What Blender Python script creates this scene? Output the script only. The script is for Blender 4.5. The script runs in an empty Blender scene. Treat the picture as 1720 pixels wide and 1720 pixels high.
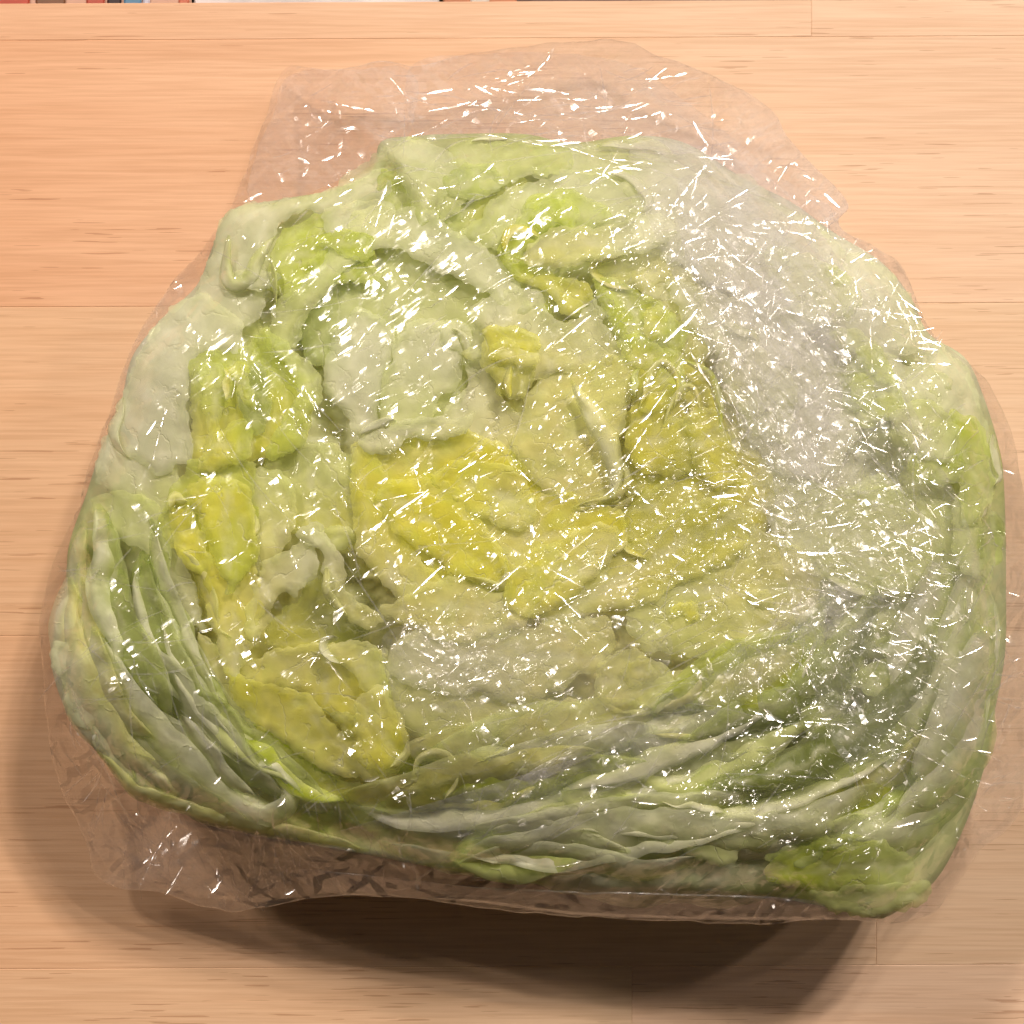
import bpy, math, random
import numpy as np
from mathutils import Vector
from mathutils.geometry import delaunay_2d_cdt

rng = np.random.default_rng(7)
random.seed(7)

# ------------------------------------------------------------------ camera, light
S = 0.0001325            # metres per picture pixel on the table top
HC = 2720.0              # camera height above the table, in the same pixels
C = bpy.context.scene.collection
sc = bpy.context.scene
cam_d = bpy.data.cameras.new("camera")
cam = bpy.data.objects.new("camera", cam_d); C.objects.link(cam)
cam.location = (0, 0, HC*S)
cam_d.sensor_width = 36
cam_d.lens = 36*HC/1720.0
cam_d.clip_start = 0.01; cam_d.clip_end = 50
sc.camera = cam

world = bpy.data.worlds.new("World"); sc.world = world; world.use_nodes = True
bg = world.node_tree.nodes["Background"]
# a dim room: the lit ceiling and wall lie towards the back right, the near side is dark
_N = world.node_tree.nodes; _L = world.node_tree.links
_tc = _N.new("ShaderNodeTexCoord"); _dp = _N.new("ShaderNodeVectorMath"); _dp.operation = 'DOT_PRODUCT'
_L.new(_tc.outputs['Generated'], _dp.inputs[0]); _dp.inputs[1].default_value = Vector((.55, .62, .56)).normalized()
_cr = _N.new("ShaderNodeValToRGB"); _L.new(_dp.outputs['Value'], _cr.inputs[0])
_e = _cr.color_ramp.elements; _e[0].position = 0.0; _e[0].color = (.10, .07, .06, 1); _e[1].position = 1.0; _e[1].color = (1.0, .92, .88, 1)
_m = _e.new(.6); _m.color = (.26, .21, .19, 1)
_L.new(_cr.outputs[0], bg.inputs[0]); bg.inputs[1].default_value = 0.10

LAMPS = []
def point_lamp(name, loc, power, col, radius):
    LAMPS.append(loc)
    l = bpy.data.lights.new(name, 'POINT'); l.energy = power; l.color = col; l.shadow_soft_size = radius
    o = bpy.data.objects.new(name, l); C.objects.link(o); o.location = loc
    return o
for _k in range(5):           # a ceiling fitting with a ring of small bulbs, back right
    _a = _k*2*math.pi/5+.3
    point_lamp("ceiling_bulb", (0.50+.09*math.cos(_a), 0.90+.09*math.sin(_a), 1.10+.03*math.sin(_a*2)), 9.8, (1.0, 0.89, 0.79), 0.021)
for _k in range(4):           # a second fitting, back left
    _a = _k*math.pi/2+.6
    point_lamp("second_fitting_bulb", (-0.66+.07*math.cos(_a), 0.92+.07*math.sin(_a), 1.10), 8.6, (1.0, 0.88, 0.77), 0.021)
point_lamp("kitchen_lamp", (1.00, 0.56, 1.00), 6.0, (1.0, 0.84, 0.72), 0.03)

sc.view_settings.view_transform = 'Standard'
sc.view_settings.look = 'None'
sc.view_settings.exposure = 0.62
sc.view_settings.gamma = 1.0
sc.render.engine = 'CYCLES'
sc.cycles.transparent_max_bounces = 20
sc.cycles.diffuse_bounces = 3
sc.cycles.glossy_bounces = 2
sc.cycles.max_bounces = 6
sc.cycles.caustics_reflective = False
sc.cycles.use_denoising = True
sc.cycles.use_adaptive_sampling = True
sc.cycles.adaptive_threshold = 0.025

# ------------------------------------------------------------------ helpers
def W3(x, y, z):
    """picture pixels x, y and height z (px) -> metres"""
    k = S*(1 - z/HC)
    return np.stack([(x-860)*k, (860-y)*k, z*S], -1)

_lat = {}
def vnoise(x, y, seed):
    """smooth value noise in [-1, 1], vectorised"""
    if seed not in _lat:
        _lat[seed] = np.random.default_rng(1000+seed).uniform(-1, 1, (257, 257))
    L = _lat[seed]
    xi = np.floor(x).astype(int); yi = np.floor(y).astype(int)
    fx = x-xi; fy = y-yi
    fx = fx*fx*fx*(fx*(fx*6-15)+10); fy = fy*fy*fy*(fy*(fy*6-15)+10)
    a = L[xi & 255, yi & 255]; b = L[(xi+1) & 255, yi & 255]
    c = L[xi & 255, (yi+1) & 255]; d = L[(xi+1) & 255, (yi+1) & 255]
    return (a*(1-fx)+b*fx)*(1-fy)+(c*(1-fx)+d*fx)*fy

def fbm(x, y, seed, octv=3):
    s = 0; a = 1.0; t = 0
    for k in range(octv):
        s = s+a*vnoise(x*2**k+17.3*k, y*2**k+5.1*k, seed+k*31); t += a; a *= 0.5
    return s/t

def smooth(a, b, x):
    t = np.clip((x-a)/(b-a), 0, 1); return t*t*(3-2*t)

def catmull(pts, n, closed=True):
    P = np.array(pts, float)
    m = len(P)
    if closed:
        idx = np.arange(m)
        p0, p1, p2, p3 = P[idx-1], P[idx], P[(idx+1) % m], P[(idx+2) % m]
    else:
        Q = np.vstack([2*P[0]-P[1], P, 2*P[-1]-P[-2]])
        p0, p1, p2, p3 = Q[:-3], Q[1:-2], Q[2:-1], Q[3:]
    out = []
    sub = 16
    for t in np.arange(sub)/sub:
        out.append(0.5*((2*p1)+(-p0+p2)*t+(2*p0-5*p1+4*p2-p3)*t*t+(-p0+3*p1-3*p2+p3)*t**3))
    out = np.stack(out, 1).reshape(-1, P.shape[1])
    if not closed: out = np.vstack([out, P[-1]])
    Q = np.vstack([out, out[:1]]) if closed else out
    d = np.concatenate([[0], np.cumsum(np.hypot(*(Q[1:, :2]-Q[:-1, :2]).T))])
    s = np.linspace(0, d[-1], n+1)[:-1] if closed else np.linspace(0, d[-1], n)
    return np.stack([np.interp(s, d, Q[:, k]) for k in range(Q.shape[1])], -1)

def poly_dist(x, y, poly):
    """signed distance, positive inside"""
    shp = x.shape; px = x.ravel(); py = y.ravel()
    A = poly; B = np.roll(poly, -1, 0)
    best = np.full(px.shape, 1e9); ins = np.zeros(px.shape, bool)
    for (ax, ay), (bx, by) in zip(A, B):
        dx, dy = bx-ax, by-ay
        t = np.clip(((px-ax)*dx+(py-ay)*dy)/(dx*dx+dy*dy+1e-9), 0, 1)
        best = np.minimum(best, np.hypot(px-ax-t*dx, py-ay-t*dy))
        if ay != by:
            c = ((ay > py) != (by > py)) & (px < (bx-ax)*(py-ay)/(by-ay)+ax)
            ins ^= c
    return np.where(ins, best, -best).reshape(shp)

def mesh_obj(name, verts, faces, mat, parent=None, col=None, smooth_sh=True, attr=None):
    me = bpy.data.meshes.new(name)
    v = np.asarray(verts, np.float32).reshape(-1, 3); f = np.asarray(faces, np.int32)
    me.vertices.add(len(v)); me.vertices.foreach_set("co", v.ravel())
    n = f.shape[1]
    me.loops.add(f.size); me.loops.foreach_set("vertex_index", f.ravel())
    me.polygons.add(len(f)); me.polygons.foreach_set("loop_start", np.arange(0, f.size, n, dtype=np.int32))
    me.update(calc_edges=True)
    me.polygons.foreach_set("use_smooth", np.full(len(f), bool(smooth_sh)))
    if col is not None:
        a = me.color_attributes.new("pigment", 'FLOAT_COLOR', 'POINT')
        c = np.ones((len(v), 4), np.float32); c[:, :col.shape[1]] = col; a.data.foreach_set("color", c.ravel())
    for an, av in (attr or {}).items():
        a = me.attributes.new(an, 'FLOAT', 'POINT'); a.data.foreach_set("value", np.asarray(av, np.float32).ravel())
    me.materials.append(mat)
    o = bpy.data.objects.new(name, me); C.objects.link(o)
    if parent is not None: o.parent = parent
    return o

def grid_faces(nu, nv, closed_v=False):
    i, j = np.meshgrid(np.arange(nu-1), np.arange(nv if closed_v else nv-1), indexing='ij')
    j2 = (j+1) % nv
    return np.stack([i*nv+j, (i+1)*nv+j, (i+1)*nv+j2, i*nv+j2], -1).reshape(-1, 4)

def empty(name, label, cat):
    o = bpy.data.objects.new(name, None); C.objects.link(o); o.empty_display_size = 0.02
    o["label"] = label; o["category"] = cat
    return o

# ------------------------------------------------------------------ materials
def new_mat(name):
    m = bpy.data.materials.new(name); m.use_nodes = True
    nt = m.node_tree; nt.nodes.clear()
    return m, nt, nt.nodes, nt.links

def ramp(N, stops):
    r = N.new("ShaderNodeValToRGB"); e = r.color_ramp.elements
    while len(e) < len(stops): e.new(0.5)
    for k, (p, c) in enumerate(stops):
        e[k].position = p; e[k].color = (*c, 1) if len(c) == 3 else c
    return r

def math_n(N, L, op, a, b=None, c=None):
    n = N.new("ShaderNodeMath"); n.operation = op
    for k, v in enumerate((a, b, c)):
        if v is None: continue
        if isinstance(v, (int, float)): n.inputs[k].default_value = v
        else: L.new(v, n.inputs[k])
    return n.outputs[0]

def schlick(N, L, f0, scale=1.0, normal=None):
    """reflectance that is the same from both sides of a thin sheet"""
    ge = N.new("ShaderNodeNewGeometry"); d = N.new("ShaderNodeVectorMath"); d.operation = 'DOT_PRODUCT'
    L.new(ge.outputs['Incoming'], d.inputs[0]); L.new(normal if normal is not None else ge.outputs['Normal'], d.inputs[1])
    c = math_n(N, L, 'SUBTRACT', 1.0, math_n(N, L, 'ABSOLUTE', d.outputs['Value']))
    p = math_n(N, L, 'POWER', c, 5.0)
    return math_n(N, L, 'MULTIPLY', math_n(N, L, 'MULTIPLY_ADD', p, 1-f0, f0), scale)

def wood_mat(name, tone, seed):
    m, nt, N, L = new_mat(name)
    out = N.new("ShaderNodeOutputMaterial"); bs = N.new("ShaderNodeBsdfPrincipled")
    tc = N.new("ShaderNodeTexCoord")
    def mapped(sx, sy, off):
        mp = N.new("ShaderNodeMapping"); mp.inputs['Scale'].default_value = (sx, sy, 1)
        mp.inputs['Location'].default_value = (off, off*1.7, off*.3)
        L.new(tc.outputs['Object'], mp.inputs[0]); return mp.outputs[0]
    # slow warp so that the grain wanders
    nw = N.new("ShaderNodeTexNoise"); nw.inputs['Scale'].default_value = 1; nw.inputs['Detail'].default_value = 2
    L.new(mapped(7, 22, seed), nw.inputs[0])
    g1 = N.new("ShaderNodeTexNoise"); g1.inputs['Scale'].default_value = 1; g1.inputs['Detail'].default_value = 5
    g1.inputs['Roughness'].default_value = .62; g1.inputs['Distortion'].default_value = .6
    L.new(mapped(9, 260, seed+3), g1.inputs[0])
    g2 = N.new("ShaderNodeTexNoise"); g2.inputs['Scale'].default_value = 1; g2.inputs['Detail'].default_value = 3
    L.new(mapped(45, 1500, seed+9), g2.inputs[0])
    g3 = N.new("ShaderNodeTexNoise"); g3.inputs['Scale'].default_value = 1; g3.inputs['Detail'].default_value = 2
    L.new(mapped(5, 55, seed+5), g3.inputs[0])
    v = math_n(N, L, 'MULTIPLY_ADD', g1.outputs[0], .55, math_n(N, L, 'MULTIPLY_ADD', g3.outputs[0], .32, .065))
    t = tone
    cr = ramp(N, [(.30, (t[0]*.94, t[1]*.89, t[2]*.84)), (.46, (t[0]*.97, t[1]*.95, t[2]*.93)),
                  (.54, t), (.70, (t[0]*1.06, t[1]*1.08, t[2]*1.10))])
    L.new(v, cr.inputs[0])
    # fine fibres
    mx = N.new("ShaderNodeMix"); mx.data_type = 'RGBA'; mx.blend_type = 'MULTIPLY'
    fr = ramp(N, [(.35, (.90, .86, .82)), (.6, (1.03, 1.03, 1.03))]); L.new(g2.outputs[0], fr.inputs[0])
    mx.inputs[0].default_value = .75; L.new(cr.outputs[0], mx.inputs[6]); L.new(fr.outputs[0], mx.inputs[7])
    # sparse dark pores: short dashes along the grain
    pr = N.new("ShaderNodeTexNoise"); pr.inputs['Scale'].default_value = 1; pr.inputs['Detail'].default_value = 1
    L.new(mapped(70, 1900, seed+21), pr.inputs[0])
    pm = N.new("ShaderNodeTexNoise"); pm.inputs['Scale'].default_value = 1
    L.new(mapped(14, 110, seed+33), pm.inputs[0])
    pv = math_n(N, L, 'MULTIPLY_ADD', pm.outputs[0], .55, pr.outputs[0])
    pk = ramp(N, [(.99, (0, 0, 0)), (1.05, (.42, .42, .42))]); L.new(pv, pk.inputs[0])
    mx2 = N.new("ShaderNodeMix"); mx2.data_type = 'RGBA'
    L.new(pk.outputs[0], mx2.inputs[0]); L.new(mx.outputs[2], mx2.inputs[6])
    mx2.inputs[7].default_value = (t[0]*.42, t[1]*.26, t[2]*.17, 1)
    # redder, deeper tone towards the left end of the boards
    sep = N.new("ShaderNodeSeparateXYZ"); L.new(tc.outputs['Object'], sep.inputs[0])
    hx = math_n(N, L, 'MULTIPLY_ADD', nw.outputs[0], .05, sep.outputs[0])
    hr = ramp(N, [(0.0, (.96, .76, .62)), (1.0, (1, 1, 1))])
    mr = N.new("ShaderNodeMapRange"); mr.inputs[1].default_value = -.09; mr.inputs[2].default_value = .07
    L.new(hx, mr.inputs[0]); L.new(mr.outputs[0], hr.inputs[0])
    mx3 = N.new("ShaderNodeMix"); mx3.data_type = 'RGBA'; mx3.blend_type = 'MULTIPLY'; mx3.inputs[0].default_value = .9 if seed == 2 else .72
    L.new(mx2.outputs[2], mx3.inputs[6]); L.new(hr.outputs[0], mx3.inputs[7])
    L.new(mx3.outputs[2], bs.inputs['Base Color'])
    bs.inputs['Roughness'].default_value = .52; bs.inputs['Specular IOR Level'].default_value = .3
    bp = N.new("ShaderNodeBump"); bp.inputs['Strength'].default_value = .25; bp.inputs['Distance'].default_value = .0002
    L.new(g2.outputs[0], bp.inputs['Height']); L.new(bp.outputs[0], bs.inputs['Normal'])
    L.new(bs.outputs[0], out.inputs[0])
    return m

def leaf_mat():
    m, nt, N, L = new_mat("lettuce_leaf")
    out = N.new("ShaderNodeOutputMaterial")
    at = N.new("ShaderNodeAttribute"); at.attribute_name = "pigment"
    tc = N.new("ShaderNodeTexCoord")
    n1 = N.new("ShaderNodeTexNoise"); n1.inputs['Scale'].default_value = 260; n1.inputs['Detail'].default_value = 4
    L.new(tc.outputs['Object'], n1.inputs[0])
    # faint branching veins
    vo = N.new("ShaderNodeTexVoronoi"); vo.feature = 'DISTANCE_TO_EDGE'; vo.inputs['Scale'].default_value = 95
    wv = N.new("ShaderNodeVectorMath"); wv.operation = 'MULTIPLY_ADD'
    n0 = N.new("ShaderNodeTexNoise"); n0.inputs['Scale'].default_value = 60; L.new(tc.outputs['Object'], n0.inputs[0])
    L.new(n0.outputs[1], wv.inputs[0]); wv.inputs[1].default_value = (.012, .012, .012); L.new(tc.outputs['Object'], wv.inputs[2])
    L.new(wv.outputs[0], vo.inputs[0])
    vr = ramp(N, [(0, (1.16, 1.15, 1.2)), (.10, (1, 1, 1))]); L.new(vo.outputs[0], vr.inputs[0])
    nr = ramp(N, [(.3, (.90, .92, .84)), (.7, (1.06, 1.05, 1.06))]); L.new(n1.outputs[0], nr.inputs[0])
    a = N.new("ShaderNodeMix"); a.data_type = 'RGBA'; a.blend_type = 'MULTIPLY'; a.inputs[0].default_value = .8
    L.new(at.outputs[0], a.inputs[6]); L.new(nr.outputs[0], a.inputs[7])
    b = N.new("ShaderNodeMix"); b.data_type = 'RGBA'; b.blend_type = 'MULTIPLY'; b.inputs[0].default_value = .6
    L.new(a.outputs[2], b.inputs[6]); L.new(vr.outputs[0], b.inputs[7])
    # veins: a midrib and side veins that leave it at an angle, in the leaf's own coordinates
    lu = N.new("ShaderNodeAttribute"); lu.attribute_name = "leaf_uv"
    sx = N.new("ShaderNodeSeparateXYZ"); L.new(lu.outputs['Vector'], sx.inputs[0])
    nd = N.new("ShaderNodeTexNoise"); nd.inputs['Scale'].default_value = 1.6; nd.inputs['Detail'].default_value = 3; L.new(lu.outputs['Vector'], nd.inputs[0])
    wob = math_n(N, L, 'MULTIPLY', math_n(N, L, 'SUBTRACT', nd.outputs[0], .5), 1.3)
    av = math_n(N, L, 'ABSOLUTE', math_n(N, L, 'ADD', sx.outputs[1], math_n(N, L, 'MULTIPLY', wob, .4)))
    ph = math_n(N, L, 'ADD', math_n(N, L, 'MULTIPLY_ADD', av, -1.1, math_n(N, L, 'MULTIPLY', sx.outputs[0], .95)), math_n(N, L, 'MULTIPLY', wob, 1.8))
    tri = math_n(N, L, 'ABSOLUTE', math_n(N, L, 'SUBTRACT', math_n(N, L, 'FRACT', ph), .5))
    ph2 = math_n(N, L, 'ADD', math_n(N, L, 'MULTIPLY_ADD', av, 3.6, math_n(N, L, 'MULTIPLY', sx.outputs[0], 2.3)), math_n(N, L, 'MULTIPLY', wob, 2))
    tri2 = math_n(N, L, 'ABSOLUTE', math_n(N, L, 'SUBTRACT', math_n(N, L, 'FRACT', ph2), .5))
    def line(val, w):
        mr = N.new("ShaderNodeMapRange"); mr.interpolation_type = 'SMOOTHSTEP'
        mr.inputs[1].default_value = 0; mr.inputs[2].default_value = w; mr.inputs[3].default_value = 1; mr.inputs[4].default_value = 0
        L.new(val, mr.inputs[0]); return mr.outputs[0]
    vein = math_n(N, L, 'MULTIPLY', math_n(N, L, 'MAXIMUM', line(tri, .09), line(av, .22)), line(math_n(N, L, 'SUBTRACT', nd.outputs[0], .36), .3))
    vc = N.new("ShaderNodeMix"); vc.data_type = 'RGBA'; L.new(math_n(N, L, 'MULTIPLY', vein, .46), vc.inputs[0])
    L.new(b.outputs[2], vc.inputs[6]); vc.inputs[7].default_value = (.93, .92, .62, 1)
    b = vc
    bh = math_n(N, L, 'MULTIPLY_ADD', n1.outputs[0], .8, math_n(N, L, 'MULTIPLY', vein, .4))
    bp = N.new("ShaderNodeBump"); bp.inputs['Strength'].default_value = .55; bp.inputs['Distance'].default_value = .0005
    L.new(bh, bp.inputs['Height'])
    d = N.new("ShaderNodeBsdfDiffuse"); t = N.new("ShaderNodeBsdfTranslucent")
    L.new(b.outputs[2], d.inputs[0]); L.new(b.outputs[2], t.inputs[0]); L.new(bp.outputs[0], d.inputs['Normal'])
    m1 = N.new("ShaderNodeMixShader"); m1.inputs[0].default_value = .33
    L.new(d.outputs[0], m1.inputs[1]); L.new(t.outputs[0], m1.inputs[2])
    g = N.new("ShaderNodeBsdfGlossy"); g.inputs['Roughness'].default_value = .38; L.new(bp.outputs[0], g.inputs['Normal'])
    m2 = N.new("ShaderNodeMixShader"); L.new(schlick(N, L, .025, .8), m2.inputs[0])
    L.new(m1.outputs[0], m2.inputs[1]); L.new(g.outputs[0], m2.inputs[2])
    # thin, watery leaf margins let a little of what lies under them through
    tp = N.new("ShaderNodeBsdfTransparent"); tp.inputs[0].default_value = (.95, 1, .80, 1)
    m3 = N.new("ShaderNodeMixShader"); L.new(at.outputs['Alpha'], m3.inputs[0])
    L.new(tp.outputs[0], m3.inputs[1]); L.new(m2.outputs[0], m3.inputs[2])
    L.new(m3.outputs[0], out.inputs[0])
    return m

def film_mat(name, gloss=1.0, haze0=.015, hazek=.36, rough=.17, bump=1.0, ang=0.6):
    m, nt, N, L = new_mat(name)
    out = N.new("ShaderNodeOutputMaterial")
    tc = N.new("ShaderNodeTexCoord")
    at = N.new("ShaderNodeAttribute"); at.attribute_name = "haze"
    mp = N.new("ShaderNodeMapping"); mp.inputs['Rotation'].default_value = (0, 0, -ang)
    L.new(tc.outputs['Object'], mp.inputs[0])
    mp1 = N.new("ShaderNodeMapping"); mp1.inputs['Scale'].default_value = (70, 900, 200); L.new(mp.outputs[0], mp1.inputs[0])
    s1 = N.new("ShaderNodeTexNoise"); s1.inputs['Scale'].default_value = 1; s1.inputs['Detail'].default_value = 3
    s1.inputs['Distortion'].default_value = .8
    L.new(mp1.outputs[0], s1.inputs[0])
    n2 = N.new("ShaderNodeTexNoise"); n2.inputs['Scale'].default_value = 420; n2.inputs['Detail'].default_value = 2
    L.new(tc.outputs['Object'], n2.inputs[0])
    hsum = math_n(N, L, 'MULTIPLY_ADD', n2.outputs[0], .7, s1.outputs[0])
    bp = N.new("ShaderNodeBump"); bp.inputs['Strength'].default_value = .5*bump; bp.inputs['Distance'].default_value = .00007
    L.new(hsum, bp.inputs['Height'])
    g = N.new("ShaderNodeBsdfGlossy"); g.inputs['Roughness'].default_value = rough; g.inputs[0].default_value = (1, 1, 1, 1)
    # crumpled facets: long narrow cells, each tipped its own way
    ck = N.new("ShaderNodeAttribute"); ck.attribute_name = "crinkle"
    nrm = bp.outputs[0]
    wn = N.new("ShaderNodeTexNoise"); wn.inputs['Scale'].default_value = 90; wn.inputs['Detail'].default_value = 1; L.new(tc.outputs['Object'], wn.inputs[0])
    for (rot, sx, sy, kk, pw) in ((ang, 85, 640, .85, 1.0), (ang-1.5, 120, 700, .8, .9), (ang+.7, 300, 1000, .8, .6)):
        m_ = N.new("ShaderNodeMapping"); m_.vector_type = 'TEXTURE'; m_.inputs['Rotation'].default_value = (0, 0, rot)
        w_ = N.new("ShaderNodeVectorMath"); w_.operation = 'MULTIPLY_ADD'; w_.inputs[1].default_value = (.006, .006, .006)
        L.new(wn.outputs['Color'], w_.inputs[0]); L.new(tc.outputs['Object'], w_.inputs[2]); L.new(w_.outputs[0], m_.inputs[0])
        m2_ = N.new("ShaderNodeMapping"); m2_.inputs['Scale'].default_value = (sx, sy, 1); L.new(m_.outputs[0], m2_.inputs[0])
        v_ = N.new("ShaderNodeTexVoronoi"); v_.voronoi_dimensions = '2D'; v_.inputs['Scale'].default_value = 1; L.new(m2_.outputs[0], v_.inputs[0])
        sb = N.new("ShaderNodeVectorMath"); sb.operation = 'SUBTRACT'; L.new(v_.outputs['Color'], sb.inputs[0]); sb.inputs[1].default_value = (.37, .34, .5)
        fl = N.new("ShaderNodeVectorMath"); fl.operation = 'MULTIPLY'; L.new(sb.outputs[0], fl.inputs[0]); fl.inputs[1].default_value = (1, 1, .1)
        sc_ = N.new("ShaderNodeVectorMath"); sc_.operation = 'SCALE'; L.new(fl.outputs[0], sc_.inputs[0])
        # flat film between the creased cells: only some cells are tipped hard
        sp = N.new("ShaderNodeSeparateColor"); L.new(v_.outputs['Color'], sp.inputs[0])
        gate = math_n(N, L, 'GREATER_THAN', math_n(N, L, 'ADD', math_n(N, L, 'MULTIPLY', ck.outputs['Fac'], pw), sp.outputs[2]), .90)
        L.new(math_n(N, L, 'MULTIPLY', gate, kk*bump), sc_.inputs['Scale'])
        ad = N.new("ShaderNodeVectorMath"); ad.operation = 'ADD'; L.new(nrm, ad.inputs[0]); L.new(sc_.outputs[0], ad.inputs[1])
        nrm = ad.outputs[0]
    # gentle roundness inside each facet
    n3 = N.new("ShaderNodeTexNoise"); n3.inputs['Scale'].default_value = 200; n3.inputs['Detail'].default_value = 1
    m3_ = N.new("ShaderNodeMapping"); m3_.inputs['Scale'].default_value = (.35, 1.7, 1); L.new(mp.outputs[0], m3_.inputs[0]); L.new(m3_.outputs[0], n3.inputs[0])
    s3 = N.new("ShaderNodeVectorMath"); s3.operation = 'SUBTRACT'; L.new(n3.outputs['Color'], s3.inputs[0]); s3.inputs[1].default_value = (.5, .5, .5)
    a3 = N.new("ShaderNodeVectorMath"); a3.operation = 'MULTIPLY_ADD'; L.new(s3.outputs[0], a3.inputs[0]); a3.inputs[1].default_value = (.26, .26, 0); L.new(nrm, a3.inputs[2])
    nz = N.new("ShaderNodeVectorMath"); nz.operation = 'NORMALIZE'; L.new(a3.outputs[0], nz.inputs[0])
    L.new(nz.outputs[0], g.inputs['Normal'])
    tr = N.new("ShaderNodeBsdfTransparent"); tr.inputs[0].default_value = (.985, .978, .975, 1)
    ff = math_n(N, L, 'MINIMUM', schlick(N, L, .045, 1.2*gloss), .30)
    mg = N.new("ShaderNodeMixShader"); L.new(ff, mg.inputs[0]); L.new(tr.outputs[0], mg.inputs[1]); L.new(g.outputs[0], mg.inputs[2])
    # whitened, stretched film; at upper right it also paints the silvery sheen
    di = N.new("ShaderNodeBsdfDiffuse"); di.inputs[0].default_value = (.96, .95, .97, 1)
    tl = N.new("ShaderNodeBsdfTranslucent"); tl.inputs[0].default_value = (.96, .95, .97, 1)
    md = N.new("ShaderNodeMixShader"); md.inputs[0].default_value = .3
    L.new(di.outputs[0], md.inputs[1]); L.new(tl.outputs[0], md.inputs[2])
    sr = N.new("ShaderNodeMapRange"); sr.inputs[1].default_value = .42; sr.inputs[2].default_value = .72
    sr.inputs[3].default_value = .65; sr.inputs[4].default_value = 1.25; L.new(s1.outputs[0], sr.inputs[0])
    hz = math_n(N, L, 'MULTIPLY', sr.outputs[0], math_n(N, L, 'MULTIPLY_ADD', at.outputs['Fac'], hazek, haze0))
    mh = N.new("ShaderNodeMixShader"); L.new(hz, mh.inputs[0]); L.new(mg.outputs[0], mh.inputs[1]); L.new(md.outputs[0], mh.inputs[2])
    L.new(mh.outputs[0], out.inputs[0])
    return m

def plain_mat(name, col, rough=.5):
    m, nt, N, L = new_mat(name)
    out = N.new("ShaderNodeOutputMaterial"); bs = N.new("ShaderNodeBsdfPrincipled")
    bs.inputs['Roughness'].default_value = rough
    tc = N.new("ShaderNodeTexCoord"); n = N.new("ShaderNodeTexNoise"); n.inputs['Scale'].default_value = 120
    L.new(tc.outputs['Object'], n.inputs[0])
    r = ramp(N, [(.3, tuple(c*.8 for c in col)), (.7, tuple(min(1, c*1.1) for c in col))]); L.new(n.outputs[0], r.inputs[0])
    L.new(r.outputs[0], bs.inputs['Base Color']); L.new(bs.outputs[0], out.inputs[0])
    return m

# ------------------------------------------------------------------ the table of glued boards
table = empty("table", "light wooden table top of glued boards under the wrapped lettuce", "table")
TONES = [(.80, .555, .385), (.79, .545, .375), (.79, .575, .39), (.78, .555, .375), (.80, .57, .385)]
wm = [wood_mat("pine_wood", TONES[k], k+1) for k in range(5)]
R = -0.0045
def board(x0, x1, y0, y1, mat, dz=0.0, rot=R):
    b = 1.0; t = 190
    xs = [x0, x0+b, x1-b, x1]; ys = [y0, y0+b, y1-b, y1]
    vs = []; fs = []
    def pt(x, y, z):
        return ((x-860)*S, (860-(y+(x-860)*rot))*S, z*S)
    top = [pt(x, y, (-.7 if (i in (0, 3) or j in (0, 3)) else 0)+dz) for i, x in enumerate(xs) for j, y in enumerate(ys)]
    bot = [pt(x, y, -t) for x, y in ((x0, y0), (x1, y0), (x1, y1), (x0, y1))]
    vs = top+bot
    for i in range(3):
        for j in range(3):
            fs.append((i*4+j, i*4+j+1, (i+1)*4+j+1, (i+1)*4+j))
    c = [0, 12, 15, 3]
    for k in range(4):
        fs.append((c[k], c[(k+1) % 4], 16+(k+1) % 4, 16+k))
    fs.append((19, 18, 17, 16))
    return mesh_obj("board", vs, fs, mat, table, smooth_sh=False)
g = 0.07
rows = [(2, 64, [-900, 1363, 2600]), (64, 512, [-900, 2600]), (512, 1064, [-900, 700, 2600]),
        (1064, 1624, [-900, 1472, 2600]), (1624, 2180, [-900, 1061, 2600]), (2180, 2700, [-900, 400, 2600])]
k = 0
mats_for = [0, 1, 1, 2, 3, 3, 4, 2, 0, 3, 1]
for (y0, y1, xs) in rows:
    for a, b_ in zip(xs[:-1], xs[1:]):
        board(a+g, b_-g, y0+g, y1-g, wm[mats_for[k]], dz=random.uniform(-.2, .1)); k += 1

# ------------------------------------------------------------------ what lies behind the table edge
shelf = mesh_obj("floor", [(-1.5, -1.5, -.03), (1.5, -1.5, -.03), (1.5, 1.5, -.03), (-1.5, 1.5, -.03)], [(0, 1, 2, 3)],
                 plain_mat("dark_floor", (.16, .08, .06)), smooth_sh=False)
shelf["kind"] = "structure"
def slab(name, x0, x1, y0, y1, z0, z1, mat, parent=None):
    P = lambda x, y, z: tuple(W3(np.float64(x), np.float64(y), np.float64(z)))
    b = 3
    vs = [P(x0, y0, z0), P(x1, y0, z0), P(x1, y1, z0), P(x0, y1, z0), P(x0, y0, z1-b), P(x1, y0, z1-b), P(x1, y1, z1-b), P(x0, y1, z1-b),
          P(x0+b, y0+b, z1), P(x1-b, y0+b, z1), P(x1-b, y1-b, z1), P(x0+b, y1-b, z1)]
    fs = [(3, 2, 1, 0)]
    for o in (0, 4):
        fs += [(o+i, o+(i+1) % 4, o+4+(i+1) % 4, o+4+i) for i in range(4)]
    fs.append((8, 9, 10, 11))
    return mesh_obj(name, vs, fs, mat, parent, smooth_sh=False)
FZ = -.03/S+1
mag = empty("magazine", "magazine with red and blue printed cover behind the left table edge", "magazine")
slab("pages", -400, 322, -560, 40, FZ, FZ+70, plain_mat("page_paper", (.55, .33, .24)), mag)
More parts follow.
